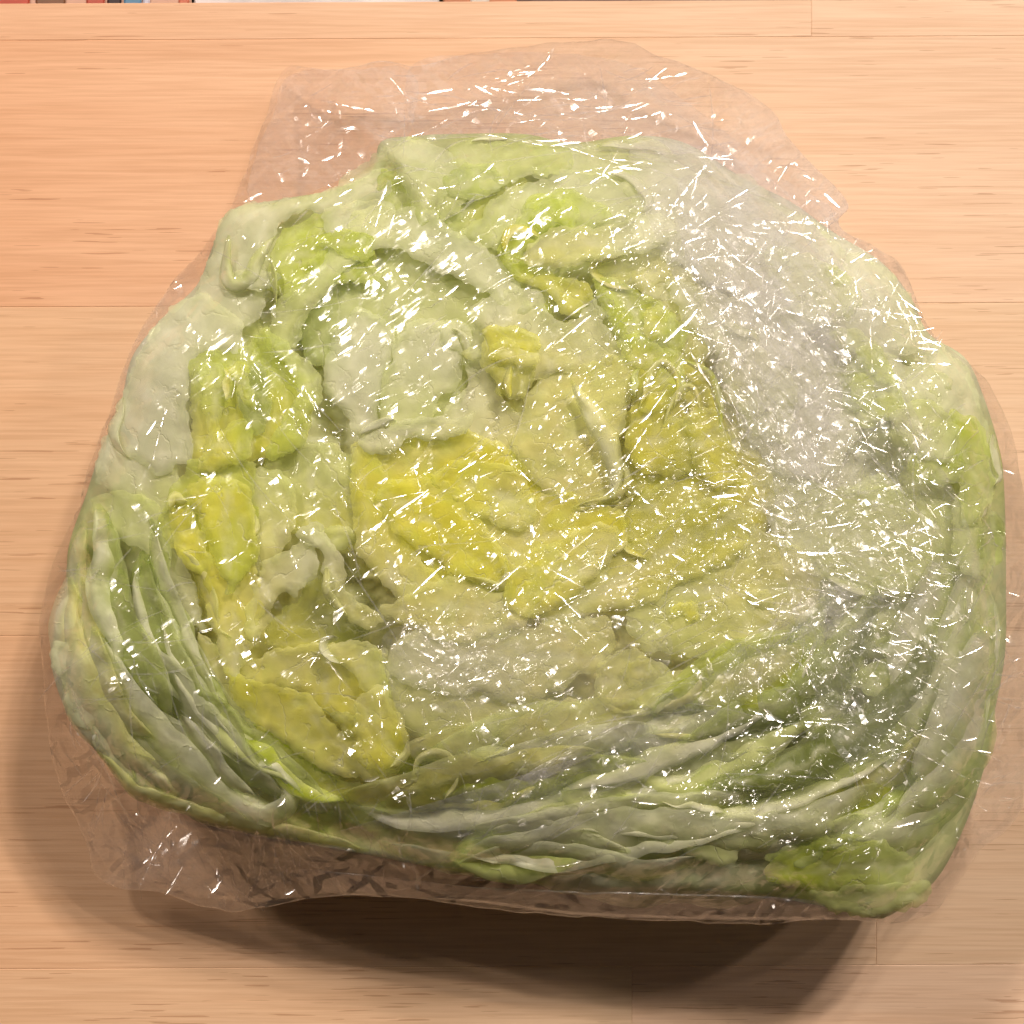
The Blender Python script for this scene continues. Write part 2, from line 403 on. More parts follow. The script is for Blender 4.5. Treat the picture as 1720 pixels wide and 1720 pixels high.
for (a, b_, cl) in ((-330, 50, (.42, .06, .03)), (60, 110, (.16, .07, .03)), (145, 176, (.42, .07, .04)), (180, 204, (.02, .004, .006)),
                    (208, 238, (.08, .2, .33)), (240, 252, (.5, .5, .6)), (300, 318, (.5, .14, .08))):
    slab("printed_panel", a, b_, -500, 36, FZ+70, FZ+76, plain_mat("print_ink", cl), mag)
ps = slab("paper_sheet", 326, 738, -520, 40, FZ, FZ+60, plain_mat("white_paper", (.6, .56, .57)))
ps["label"] = "pale grey paper pad behind the table edge right of the magazine"; ps["category"] = "paper pad"
mg2 = empty("booklet", "small orange booklet behind the table edge above the film flap", "booklet")
slab("cover", 744, 868, -480, 40, FZ, FZ+50, plain_mat("orange_cover", (.48, .17, .08)), mg2)
slab("printed_panel", 790, 822, -440, 34, FZ+50, FZ+55, plain_mat("pale_print", (.55, .5, .45)), mg2)
for o in (mag, mg2): o.location = (0, 0, 0)

# ------------------------------------------------------------------ lettuce: overall form
LO = [(640,238),(700,228),(760,225),(880,225),(960,240),(1060,228),(1150,240),(1250,300),(1330,340),(1400,390),(1480,440),
      (1530,500),(1560,560),(1620,600),(1650,660),(1680,760),(1688,850),(1690,1000),(1688,1100),(1670,1200),(1650,1300),
      (1615,1400),(1570,1480),(1500,1535),(1460,1542),(1380,1522),(1250,1500),(1100,1492),(950,1490),(800,1470),(640,1440),
      (480,1408),(330,1372),(225,1325),(160,1260),(110,1190),(87,1120),(90,1070),(112,1000),(115,920),(145,830),(168,760),
      (202,680),(222,600),(272,535),(330,480),(355,420),(385,355),(470,335),(560,318),(625,285)]
FO = [(480,115),(560,118),(640,103),(700,110),(800,90),(900,75),(1040,68),(1090,88),(1200,130),(1290,180),(1340,250),
      (1400,310),(1425,345),(1412,382),(1500,432),(1530,480),(1570,560),(1640,620),(1685,690),(1708,770),(1722,850),(1728,1000),
      (1726,1200),(1722,1330),(1695,1390),(1650,1425),(1600,1495),(1560,1535),(1500,1552),(1400,1545),(1280,1552),(1100,1546),(900,1535),
      (760,1516),(620,1504),(500,1512),(380,1530),(270,1500),(170,1480),(138,1400),(100,1320),(80,1230),(74,1130),(68,1030),
      (98,930),(128,860),(158,760),(188,680),(218,590),(278,490),(330,430),(380,360),(410,290),(445,200)]
Lout = catmull(LO, 500); Fout = catmull(FO, 400)
GX = np.arange(-40, 1800, 6.0)
gx, gy = np.meshgrid(GX, GX, indexing='ij')
D = poly_dist(gx, gy, catmull(LO, 160))
ZE, ZT = 305.0, 425.0
Hmap = np.where(D > 0, ZE+(ZT-ZE)*(1-np.exp(-np.maximum(D, 0)/150.0)), ZE+np.minimum(D, 0)*1.35)
Hmap += 8*fbm(gx/210, gy/210, 3)*smooth(0, 120, D)
def sample(M, x, y):
    u = np.clip((x+40)/6.0, 0, M.shape[0]-1.001); v = np.clip((y+40)/6.0, 0, M.shape[1]-1.001)
    i = u.astype(int); j = v.astype(int); fu = u-i; fv = v-j
    return (M[i, j]*(1-fu)+M[i+1, j]*fu)*(1-fv)+(M[i, j+1]*(1-fu)+M[i+1, j+1]*fu)*fv

# pigments (base colours of the leaf tissue; D also paints shaded gaps)
K = dict(W=(.92,.92,.68), P=(.80,.85,.37), C=(.94,.89,.36), Y=(.91,.86,.09), L=(.62,.72,.05), G=(.60,.68,.22),
         D=(.20,.24,.05), O=(.70,.69,.12))
K = {a: np.array(b) for a, b in K.items()}
BL = [(500,300,'P'),(420,420,'W'),(500,430,'L'),(700,500,'P'),(560,560,'G'),(640,640,'W'),(720,600,'W'),(860,610,'O'),(940,350,'L'),
      (820,420,'G'),(920,480,'L'),(1080,540,'L'),(1150,640,'Y'),(1180,760,'O'),(1000,720,'C'),(760,820,'Y'),(680,900,'Y'),(860,900,'Y'),
      (1100,900,'O'),(1200,860,'O'),(780,1030,'C'),(960,1020,'C'),(280,620,'W'),(240,750,'W'),(410,660,'L'),(360,860,'Y'),(500,830,'P'),
      (560,1030,'D'),(470,980,'C'),(400,1020,'Y'),(520,1130,'Y'),(620,1230,'Y'),(180,900,'G'),(200,1030,'G'),(160,1130,'W'),(280,1150,'G'),
      (380,1300,'P'),(500,1370,'L'),(230,1280,'P'),(820,1110,'C'),(1000,1120,'C'),(860,1240,'L'),(730,1310,'O'),(1150,1080,'Y'),(1250,1130,'L'),
      (1200,1230,'P'),(1330,1120,'G'),(1370,1220,'D'),(1450,1150,'G'),(1550,1200,'G'),(1600,1350,'G'),(1500,1300,'G'),(1300,1330,'P'),(1000,1330,'P'),
      (1100,1420,'P'),(900,1460,'G'),(1300,1440,'G'),(1400,1440,'L'),(1500,1490,'P'),(700,1420,'P'),(1200,350,'W'),(1350,420,'W'),(1450,520,'W'),
      (1300,600,'W'),(1250,480,'W'),(1350,750,'W'),(1460,640,'L'),(1550,740,'L'),(1620,660,'W'),(1640,780,'L'),(1670,900,'G'),(1500,880,'P'),
      (1400,950,'P'),(1600,1000,'G'),(1300,900,'C')]
bx = np.array([b[0] for b in BL]); by = np.array([b[1] for b in BL]); bc = np.array([K[b[2]] for b in BL])
def pigment(x, y, r=60.0):
    x = x+28*fbm(x/70, y/70, 71); y = y+28*fbm(x/70, y/70, 83)
    w = np.exp(-((x[:, None]-bx)**2+(y[:, None]-by)**2)/(2*r*r))+1e-9
    return (w@bc)/w.sum(1)[:, None]

LM = leaf_mat()
lettuce = empty("lettuce", "cut half head of pale green and yellow lettuce packed tight inside clear film", "lettuce")

# packed mass of leaves under the visible ones, with the rounded belly that rests on the table
ctr = np.array([880.0, 830.0])
def shell(outline, ts, zf, posf=None):
    P = outline[None]*0+ctr+(outline[None]-ctr)*ts[:, None, None]
    return P
ts = np.concatenate([np.linspace(0.004, .97, 150), [.985, 1.0]])
P = ctr+(Lout[None]-ctr)*ts[:, None, None]
x = P[..., 0]; y = P[..., 1]
fold = fbm(x/46, y/46, 5, 3); fold2 = np.abs(fbm(x/90+fold*.6, y/90, 9, 3))
z = sample(Hmap, x, y)-46-26*fold2+16*fold
z = np.where(ts[:, None] > .9, z+(sample(Hmap, x, y)-22-z)*smooth(.9, 1, ts[:, None]), z)
# belly
us = np.linspace(0, 1, 26)[1:]
Pb = []; zb = []
ze = sample(Hmap, Lout[:, 0], Lout[:, 1])-22
for u in us:
    a = u*math.pi/2
    s = 1-.30*(1-math.cos(a))-.02*u
    q = ctr+np.array([0., -10.])*u+(Lout-ctr)*s
    Pb.append(q); zb.append(ze*(1-math.sin(a)**1.0)+0.5)
Pall = np.concatenate([P, np.array(Pb)]); zall = np.concatenate([z, np.array(zb)])
xa = Pall[..., 0].ravel(); ya = Pall[..., 1].ravel()
colr = pigment(xa, ya)
belly = np.repeat(np.arange(len(Pall)) >= len(ts), len(Lout))
colr = colr*(0.66+.16*(fbm(xa/20, ya/20, 15)[:, None]+1))
mesh_obj("packed_leaves", W3(xa, ya, zall.ravel()), grid_faces(len(Pall), len(Lout), True), LM, lettuce, col=colr)

NL = [0]
def put_leaf(verts, faces, col, al, u, v):
    NL[0] += 1
    o = mesh_obj("leaf", verts, faces, LM, lettuce, col=np.hstack([np.clip(col, .005, .9), np.asarray(al).reshape(-1, 1)]))
    a = o.data.attributes.new("leaf_uv", 'FLOAT_VECTOR', 'POINT')
    a.data.foreach_set("vector", np.stack([np.ravel(u)/60, np.ravel(v)/60, np.full(np.size(u), NL[0]*3.7)], -1).astype(np.float32).ravel())
    return o

LZ = 7.5
def patch(layer, ca, cb, ang, pts, ruf=4.0, rag=4.2, rim=2.6, lighten=.10):
    sd = int(rng.integers(0, 5000)) % 251
    pts = np.array(pts, float)
    per = np.hypot(*(pts-np.roll(pts, 1, 0)).T).sum()
    nb = int(np.clip(per/4.5, 50, 260))
    B = catmull(pts, nb)
    d = B-np.roll(B, 1, 0); nrm = np.stack([d[:, 1], -d[:, 0]], -1); nrm /= np.maximum(np.hypot(*nrm.T), 1e-6)[:, None]
    B = B+nrm*(rag*fbm(B[:, 0]/20, B[:, 1]/20, sd, 3)*2.0+2.2*vnoise(B[:, 0]/7, B[:, 1]/7, sd+9)+min(9, per/60)*fbm(B[:, 0]/55, B[:, 1]/55, sd+2, 2))[:, None]
    ext = B.max(0)-B.min(0); sp = max(5.5, math.sqrt(ext[0]*ext[1])/34)
    ix, iy = np.meshgrid(np.arange(B[:, 0].min(), B[:, 0].max(), sp), np.arange(B[:, 1].min(), B[:, 1].max(), sp), indexing='ij')
    ix = ix.ravel()+rng.uniform(-.3, .3, ix.size)*sp; iy = iy.ravel()+rng.uniform(-.3, .3, iy.size)*sp
    dd = poly_dist(ix, iy, B); kk = dd > 2.6
    I = np.stack([ix[kk], iy[kk]], -1)
    # a second contour just inside the edge for the rolled lip
    V = np.vstack([B, I])
    res = delaunay_2d_cdt([Vector(v) for v in V], [], [list(range(len(B)))], 1, 1e-4)
    vv = np.array([tuple(v) for v in res[0]]); ff = np.array([f for f in res[2] if len(f) == 3])
    if len(ff) == 0: return
    x, y = vv[:, 0], vv[:, 1]
    ds = np.maximum(poly_dist(x, y, B), 0)
    cen = B.mean(0); Rm = max(ext)/2
    dr = np.array([math.cos(math.radians(ang)), -math.sin(math.radians(ang))])
    s = ((x-cen[0])*dr[0]+(y-cen[1])*dr[1])/Rm
    ek = smooth(-10, 70, sample(D, x, y))
    z = sample(Hmap, x, y)-30*ek+layer*LZ*(.35+.65*ek)
    z += rim*np.exp(-(ds/16)**2)-2.5*np.exp(-(ds/2.5)**2)-rim*.3
    z += ruf*.75*vnoise(x/28, y/28, sd+3)*np.exp(-ds/22)+ruf*.6*fbm(x/85, y/85, sd+7, 2)
    z += 1.0*vnoise(x/11, y/11, sd+11)*np.exp(-ds/18)
    # soft ribs running along the leaf
    rb = np.abs(vnoise(s*2.2+.6*vnoise(x/80, y/80, sd+1), ((x-cen[0])*dr[1]-(y-cen[1])*dr[0])/26, sd+5))
    z += 2.5*rb
    m = smooth(-.8, .8, s+.35*fbm(x/40, y/40, sd+13))[:, None]
    col = K[ca]*(1-m)+K[cb]*m
    col = col*.74+pigment(x, y, 75)*.26
    col = col*(1+.10*fbm(x/30, y/30, sd+17, 3))[:, None]
    wv = np.clip(.26*(1-rb)**5+lighten*np.exp(-(ds/8)**2), 0, 1)[:, None]
    col = col*(1-wv)+np.array([.88, .86, .62])*wv
    put_leaf(W3(x, y, z), ff, col, .48+.34*smooth(0, 22, ds+6*fbm(x/30, y/30, sd+19)), s*Rm, (x-cen[0])*dr[1]-(y-cen[1])*dr[0])

def ribbon(layer, ca, cb, pts, w, tilt=0.0, ruf=6.0, n=None, arch=5.0, dz=0.0):
    sd = int(rng.integers(0, 5000)) % 251
    pts = np.array(pts, float)
    ln = np.hypot(*(pts[1:]-pts[:-1]).T).sum()
    n = n or int(np.clip(ln/6, 16, 130)); m = 13
    c = catmull(pts, n, False)
    t = np.gradient(c, axis=0); t /= np.maximum(np.hypot(*t.T), 1e-6)[:, None]
    nr = np.stack([t[:, 1], -t[:, 0]], -1)
    u = np.linspace(0, 1, n)[:, None]; v = np.linspace(-1, 1, m)[None]
    wd = w*(np.sin(np.pi*(u*.96+.02))**.75)*(1+.22*vnoise(u*ln/90, u*0+sd, sd))
    off = v*wd/2+4*vnoise(u*ln/30, v*.4, sd+2)
    x = c[:, :1]+nr[:, :1]*off; y = c[:, 1:]+nr[:, 1:]*off
    ek = smooth(-10, 70, sample(D, x, y))
    z = sample(Hmap, x, y)-30*ek+layer*LZ*(.35+.65*ek)+dz
    z += tilt*v+arch*(1-v*v)-2*(np.abs(v) > .96)
    z += ruf*vnoise(x/34, y/34, sd+3)*(.4+.6*np.abs(v))+ruf*.3*vnoise(u*ln/22, v*.8, sd+5)
    mm = smooth(-1, 1, v*np.sign(tilt+.01)+.5*vnoise(x/40, y/40, sd+7))[..., None]
    col = K[ca]*(1-mm)+K[cb]*mm
    lt = (.22*smooth(.6, 1, np.abs(v)*np.ones_like(x)))[..., None]
    col = col*(1-lt)+np.array([.84, .84, .58])*lt
    col = col*(1+.12*fbm(x/25, y/25, sd+9, 3))[..., None]
    al = .84-.4*smooth(.5, 1, np.abs(v)*np.ones_like(x))
    al = al*(.15+.85*np.minimum(smooth(0, .10, u), smooth(0, .10, 1-u)))
    put_leaf(W3(x, y, z).reshape(-1, 3), grid_faces(n, m), col.reshape(-1, 3), al, u*ln+0*v, v*wd/2)

# ---- layered leaf edges that follow the curve of the head
def guides(Gs, smin, smax, n, cols, wr, lr, lay):
    Gs = [catmull(g, 60, False) for g in Gs]
    for _ in range(n):
        s = rng.uniform(smin, smax); i = min(int(s), len(Gs)-2); f = s-i
        g = Gs[i]*(1-f)+Gs[i+1]*f
        L = rng.uniform(*lr); a = rng.uniform(0, 1-L)
        g = g[int(a*59):int((a+L)*59)+1:6]
        if len(g) < 3: continue
        g = g+rng.normal(0, 7, g.shape)
        mid = g[len(g)//2]
        cc = cols(mid, s)
        ribbon(rng.uniform(*lay), cc[0], cc[1], g, rng.uniform(*wr), tilt=rng.choice([-1, 1], p=[.25, .75])*rng.uniform(6, 20), ruf=rng.uniform(4, 8), arch=rng.uniform(0, 8))
def near(p):
    d = (bx-p[0])**2+(by-p[1])**2; return BL[int(np.argmin(d+rng.uniform(0, 5000, len(d))))][2]
def cfun(p, s):
    a = near(p); b = near(p)
    if rng.random() < .6: b = 'W' if a in 'GPD' else 'C'
    if a == 'D' and rng.random() < .6: a = 'G'
    return a, b
G1 = [(640,1260),(760,1250),(900,1220),(1050,1200),(1180,1150),(1300,1080),(1380,1000),(1420,930)]
G2 = [(560,1350),(750,1330),(900,1300),(1060,1270),(1200,1240),(1350,1170),(1450,1090),(1510,900)]
G3 = [(560,1405),(800,1420),(1000,1385),(1200,1370),(1400,1310),(1540,1230),(1620,1100),(1640,880)]
G4 = [(640,1430),(900,1472),(1200,1478),(1400,1465),(1530,1430),(1625,1310),(1670,1130),(1675,900)]
guides([G1, G2, G3, G4], 0.0, 3.0, 64, cfun, (46, 105), (.2, .55), (-1, 6))
L1 = [(310,880),(340,1050),(400,1180),(520,1270),(650,1320)]
L2 = [(225,850),(260,1020),(340,1180),(450,1290),(570,1370)]
L3 = [(160,850),(155,1030),(225,1190),(330,1310),(500,1390)]
L4 = [(130,900),(105,1080),(160,1230),(260,1335),(440,1395)]
guides([L1, L2, L3, L4], .3, 3.0, 34, cfun, (34, 74), (.3, .7), (-1, 5))

# ---- the large leaves and pieces one can tell apart, lowest first; some dark pieces paint shaded gaps
PT = [
 (-1,'D','G',0,[(490,560),(550,490),(600,500),(600,560),(580,610),(540,610)]),  # hollow between leaves: its shade is put into the colour
 (0,'G','P',60,[(500,560),(560,480),(620,430),(700,400),(790,430),(835,490),(815,570),(790,640),(750,710),(690,720),(630,700),(590,640),(520,610)]),
 (1,'D','O',0,[(780,395),(860,400),(870,450),(850,470),(800,440)]),  # dark gap between leaves, its shade painted as a piece
 (1,'L','G',200,[(640,290),(680,300),(705,365),(665,365),(635,345)]),
 (1,'W','W',90,[(560,560),(615,520),(660,560),(648,620),(636,700),(600,725),(570,690),(545,640)]),
 (2,'W','P',250,[(690,545),(750,545),(785,590),(775,640),(740,670),(720,705),(670,722),(642,705),(648,650),(662,590)]),
 (1,'W','W',0,[(345,440),(385,350),(470,335),(560,320),(640,280),(660,330),(600,350),(560,365),(500,360),(470,385),(445,430),(450,470),(430,540),(390,565),(320,620),(290,590),(320,500)]),
 (0,'W','P',0,[(560,320),(640,250),(700,235),(720,300),(700,350),(640,350)]),
 (2,'L','L',0,[(470,388),(545,352),(562,370),(545,430),(528,480),(500,505),(465,498),(448,470),(458,430)]),
 (3,'W','W',30,[(548,352),(600,338),(655,345),(650,395),(615,425),(575,465),(528,500),(532,450),(548,400)]),
 (1,'G','O',0,[(712,380),(770,340),(820,315),(872,298),(880,315),(835,340),(818,365),(800,385),(760,402)]),
 (3,'P','P',90,[(755,245),(860,235),(950,242),(962,282),(870,303),(800,332),(765,362),(735,378),(738,325),(768,300)]),
 (4,'P','W',90,[(648,252),(700,238),(755,258),(768,300),(748,325),(738,345),(736,378),(706,378),(690,330),(665,292)]),
 (3,'P','W',60,[(818,345),(872,315),(960,292),(1050,300),(1090,345),(1050,380),(960,398),(880,402),(835,424),(792,412),(762,396),(792,374)]),
 (4,'G','L',180,[(880,352),(920,322),(990,330),(1025,365),(990,385),(930,395),(890,402),(868,390)]),
 (6,'L','L',0,[(900,350),(922,330),(958,334),(972,360),(955,384),(930,380),(912,388),(898,372)]),
 (4,'W','P',200,[(600,352),(700,350),(765,385),(832,428),(882,490),(905,535),(850,515),(780,478),(700,430),(640,415),(600,440),(560,485),(520,530),(486,585),(450,566),(462,510),(530,450),(580,395)]),
 (5,'L','Y',-60,[(848,405),(870,388),(905,400),(880,432),(922,458),(982,468),(1002,500),(972,530),(950,528),(920,492),(870,472),(850,442)]),
 (7,'W','C',180,[(876,436),(900,402),(950,385),(1040,368),(1115,360),(1135,395),(1080,418),(1000,434),(930,448),(892,450)]),
 (3,'C','O',0,[(1000,440),(1080,420),(1140,440),(1190,520),(1200,590),(1160,600),(1130,540),(1080,490),(1010,470)]),
 (4,'L','L',-60,[(998,470),(1050,472),(1092,500),(1132,530),(1156,565),(1125,600),(1090,602),(1050,610),(1032,560),(1012,520)]),
 (5,'O','L',90,[(1040,570),(1075,560),(1115,590),(1122,620),(1055,612)]),
 (6,'Y','L',0,[(1080,532),(1105,512),(1134,540),(1124,572),(1092,566)]),
 (4,'W','C',-90,[(790,530),(812,505),(870,484),(905,500),(952,542),(990,500),(1006,512),(1032,562),(1054,608),(960,624),(902,642),(884,690),(860,640),(848,600),(828,566)]),
 (2,'W','C',-60,[(780,560),(810,540),(830,600),(835,650),(870,690),(960,640),(1040,620),(1050,700),(1000,820),(900,800),(780,770),(700,735),(740,700),(778,640)]),
 (5,'O','Y',90,[(828,548),(900,558),(908,600),(885,662),(845,666),(826,630),(808,600)]),
 (7,'Y','C',0,[(822,582),(848,566),(876,588),(905,594),(892,614),(850,612),(828,604)]),
 (4,'C','C',0,[(880,690),(902,645),(960,612),(1060,606),(1072,640),(1052,690),(1042,750),(1048,825),(1010,842),(960,850),(905,830),(880,780),(862,740)]),
 (2,'O','Y',90,[(1050,620),(1150,585),(1205,640),(1252,720),(1288,790),(1255,870),(1180,890),(1110,880),(1058,860),(1044,800),(1044,740),(1058,680)]),
 (4,'Y','O',0,[(1060,690),(1110,690),(1160,720),(1170,790),(1110,800),(1060,770)]),
 (5,'Y','L',40,[(1064,640),(1095,600),(1140,590),(1150,640),(1120,690),(1080,690)]),
 (5,'O','Y',0,[(1150,700),(1200,690),(1235,750),(1225,820),(1180,800),(1160,760)]),
 (5,'W','W',0,[(600,745),(640,715),(700,700),(770,698),(800,690),(770,735),(700,735),(650,765)]),
 (3,'Y','Y',0,[(600,770),(650,740),(720,712),(800,735),(870,760),(905,830),(890,900),(870,1000),(770,1030),(700,1005),(650,940),(612,860),(586,815)]),
 (4,'Y','C',-90,[(586,755),(620,748),(660,820),(680,900),(745,985),(720,1040),(650,990),(610,930),(595,860)]),
 (5,'Y','Y',-30,[(640,830),(700,800),(770,830),(830,900),(850,980),(780,970),(700,920),(650,880)]),
 (5,'Y','C',-20,[(720,800),(800,770),(880,800),(900,860),(860,890),(790,860)]),
 (4,'C','Y',0,[(760,880),(860,840),(960,830),(1030,856),(1046,905),(960,965),(880,985),(800,945)]),
 (6,'C','Y',180,[(860,960),(940,900),(1020,880),(1042,905),(980,990),(900,1040),(850,1020)]),
 (5,'C','C',0,[(690,1000),(760,975),(840,985),(905,1000),(885,1050),(800,1075),(720,1065),(640,1030)]),
 (3,'O','Y',0,[(1040,860),(1120,800),(1200,770),(1280,765),(1296,840),(1262,905),(1150,935),(1060,925)]),
 (4,'C','O',30,[(900,1000),(980,960),(1070,905),(1180,840),(1262,866),(1240,930),(1140,992),(1040,1028),(940,1050)]),
 (3,'W','W',-30,[(212,640),(262,545),(330,500),(405,540),(405,592),(335,592),(312,640),(312,700),(325,765),(292,775),(262,800),(212,765),(192,720)]),
 (2,'W','P',-60,[(165,790),(195,720),(262,790),(292,770),(305,830),(278,885),(232,856),(180,830)]),
 (2,'P','W',-60,[(150,840),(200,822),(272,852),(305,900),(325,980),(345,1062),(300,1010),(245,930),(190,900)]),
 (3,'L','Y',-90,[(322,610),(400,588),(440,560),(500,600),(522,660),(502,742),(440,775),(400,768),(338,768),(318,700)]),
 (4,'G','D',0,[(400,640),(430,610),(455,640),(450,720),(425,735),(408,700)]),  # slit between the lime curls, painted dark for its shade
 (5,'L','Y',-90,[(335,620),(370,612),(382,660),(372,720),(390,760),(345,765),(342,700)]),
 (6,'Y','L',0,[(385,615),(415,610),(422,650),(428,690),(410,680),(395,655)]),
 (6,'Y','L',0,[(380,715),(410,705),(425,735),(410,775),(360,790),(340,770)]),
 (6,'L','P',20,[(438,548),(480,575),(524,608),(545,660),(524,695),(502,748),(450,765),(482,700),(490,650),(470,605),(446,584)]),
 (4,'L','Y',-90,[(298,805),(340,772),(424,770),(434,832),(432,900),(412,990),(424,1060),(372,1064),(350,990),(318,940),(278,900),(272,850)]),
 (6,'Y','L',-90,[(318,812),(380,800),(434,852),(424,950),(384,1000),(362,930),(336,880)]),
 (5,'Y','Y',0,[(282,856),(308,838),(342,900),(356,965),(305,945)]),
 (5,'Y','C',-90,[(350,950),(424,945),(436,1020),(412,1105),(392,1140),(360,1062)]),
 (2,'P','O',-90,[(438,775),(520,742),(592,762),(604,860),(592,930),(520,905),(470,885),(440,905)]),
 (4,'P','C',-60,[(430,790),(480,800),(500,870),(470,930),(430,960),(425,880)]),
 (2,'O','D',0,[(495,1000),(540,950),(585,1000),(625,1050),(565,1098),(480,1098),(445,1065)]),  # hollow under the pale pieces, shade put into the colour
 (6,'W','C',-60,[(498,892),(542,880),(572,930),(594,1000),(648,1040),(606,1046),(552,1002),(540,935),(516,914)]),
 (5,'C','W',0,[(428,970),(480,922),(518,912),(532,958),(502,1004),(472,1004),(456,1040),(430,1084),(412,1052)]),
 (3,'C','Y',-90,[(405,1110),(500,1082),(560,1080),(645,1100),(655,1170),(642,1235),(600,1225),(560,1205),(500,1158),(440,1150)]),
 (5,'C','P',0,[(545,1082),(600,1074),(645,1108),(658,1172),(618,1175),(590,1130)]),
 (4,'W','C',0,[(690,1062),(800,1070),(900,1045),(1022,1040),(1014,1120),(900,1172),(780,1162),(660,1130)]),
 (3,'P','C',0,[(640,1105),(700,1120),(780,1160),(900,1172),(1000,1180),(930,1232),(800,1252),(700,1232),(650,1190)]),
 (3,'C','O',-30,[(330,1060),(400,1130),(425,1200),(520,1280),(600,1315),(665,1325),(560,1352),(480,1312),(400,1262),(350,1180)]),
 (5,'Y','C',-45,[(378,1120),(430,1152),(500,1158),(560,1202),(592,1232),(640,1190),(660,1182),(684,1240),(672,1292),(620,1314),(570,1302),(500,1262),(440,1222),(400,1190)]),
 (7,'C','Y',-60,[(600,1180),(640,1150),(662,1180),(684,1240),(664,1285),(620,1290),(596,1240)]),
 (6,'D','O',0,[(538,1190),(575,1198),(602,1212),(588,1238),(565,1215)]),  # narrow slit in the fold, its shade painted dark
 (4,'W','W',-60,[(84,1085),(118,1082),(150,1120),(172,1185),(160,1225),(125,1215),(104,1170)]),
 (3,'W','P',-60,[(150,1190),(200,1230),(250,1290),(300,1340),(250,1335),(190,1290),(155,1245)]),
 (6,'C','P',0,[(1008,1112),(1060,1088),(1112,1108),(1134,1160),(1084,1198),(1022,1194),(998,1162)]),
 (7,'O','C',0,[(1040,1125),(1075,1105),(1100,1130),(1075,1150),(1050,1150)]),
 (3,'P','C',0,[(1200,862),(1300,900),(1380,962),(1342,1050),(1222,1100),(1080,1082),(1050,1014),(1120,945)]),
 (2,'P','P',0,[(1290,785),(1400,820),(1500,822),(1600,850),(1625,950),(1510,1005),(1380,965),(1300,905)]),
 (3,'W','W',-30,[(1050,305),(1150,252),(1280,315),(1400,402),(1500,462),(1555,560),(1500,605),(1400,565),(1280,522),(1180,472),(1100,425)]),
 (2,'W','P',-30,[(880,235),(1000,245),(1100,245),(1140,300),(1080,340),(980,300),(900,295)]),
 (5,'P','P',0,[(1290,422),(1370,430),(1432,470),(1445,520),(1372,545),(1318,500)]),
 (6,'L','G',0,[(1388,448),(1425,460),(1428,482),(1394,474)]),
 (6,'L','G',0,[(1305,415),(1322,420),(1320,440),(1306,432)]),
 (4,'W','W',-60,[(1120,470),(1250,502),(1350,562),(1422,642),(1445,722),(1380,805),(1300,785),(1240,692),(1200,602),(1150,542)]),
 (5,'W','P',-60,[(1200,560),(1260,560),(1330,640),(1330,740),(1270,730),(1220,650)]),
 (4,'P','W',0,[(1380,560),(1440,560),(1500,600),(1580,620),(1600,680),(1520,680),(1440,600)]),
 (5,'G','L',0,[(1412,640),(1440,600),(1480,600),(1520,660),(1500,700),(1450,705),(1420,680)]),
 (7,'L','L',0,[(1425,650),(1450,630),(1468,650),(1462,690),(1435,680)]),
 (7,'L','L',-60,[(1440,590),(1475,585),(1500,625),(1505,650),(1470,635)]),
 (6,'L','G',-60,[(1530,770),(1570,752),(1615,755),(1615,805),(1560,822),(1528,806)]),
 (7,'P','W',-120,[(1500,690),(1560,672),(1608,712),(1602,768),(1564,780),(1522,755)]),
 (4,'W','W',-60,[(1545,565),(1615,612),(1655,700),(1680,800),(1642,806),(1602,722),(1560,662)]),
 (6,'L','P',-60,[(1590,690),(1640,705),(1664,770),(1660,850),(1622,880),(1604,800)]),
 (5,'P','P',-90,[(1600,830),(1655,830),(1650,900),(1665,980),(1620,960),(1600,900)]),
 (5,'D','G',-90,[(1652,850),(1680,872),(1682,935),(1652,955),(1644,900)]),
 (4,'G','D',0,[(1340,1200),(1380,1160),(1425,1170),(1410,1215),(1360,1240)]),
 (5,'P','G',0,[(1360,1260),(1410,1220),(1460,1240),(1450,1300),(1400,1310)]),
 (4,'L','G',0,[(1300,1440),(1380,1410),(1480,1410),(1540,1450),(1500,1500),(1400,1500),(1300,1480)]),
 (5,'P','P',0,[(1360,1500),(1450,1490),(1560,1480),(1540,1525),(1460,1545),(1400,1530)]),
 (5,'W','P',-20,[(1040,1360),(1150,1350),(1260,1390),(1230,1450),(1150,1430),(1060,1400)]),
 (4,'P','L',0,[(1220,1110),(1290,1120),(1330,1060),(1380,1060),(1340,1160),(1270,1210),(1210,1200)]),
]
for (ly, a, b_, an, pts) in PT:
    patch(ly, a, b_, an, pts)
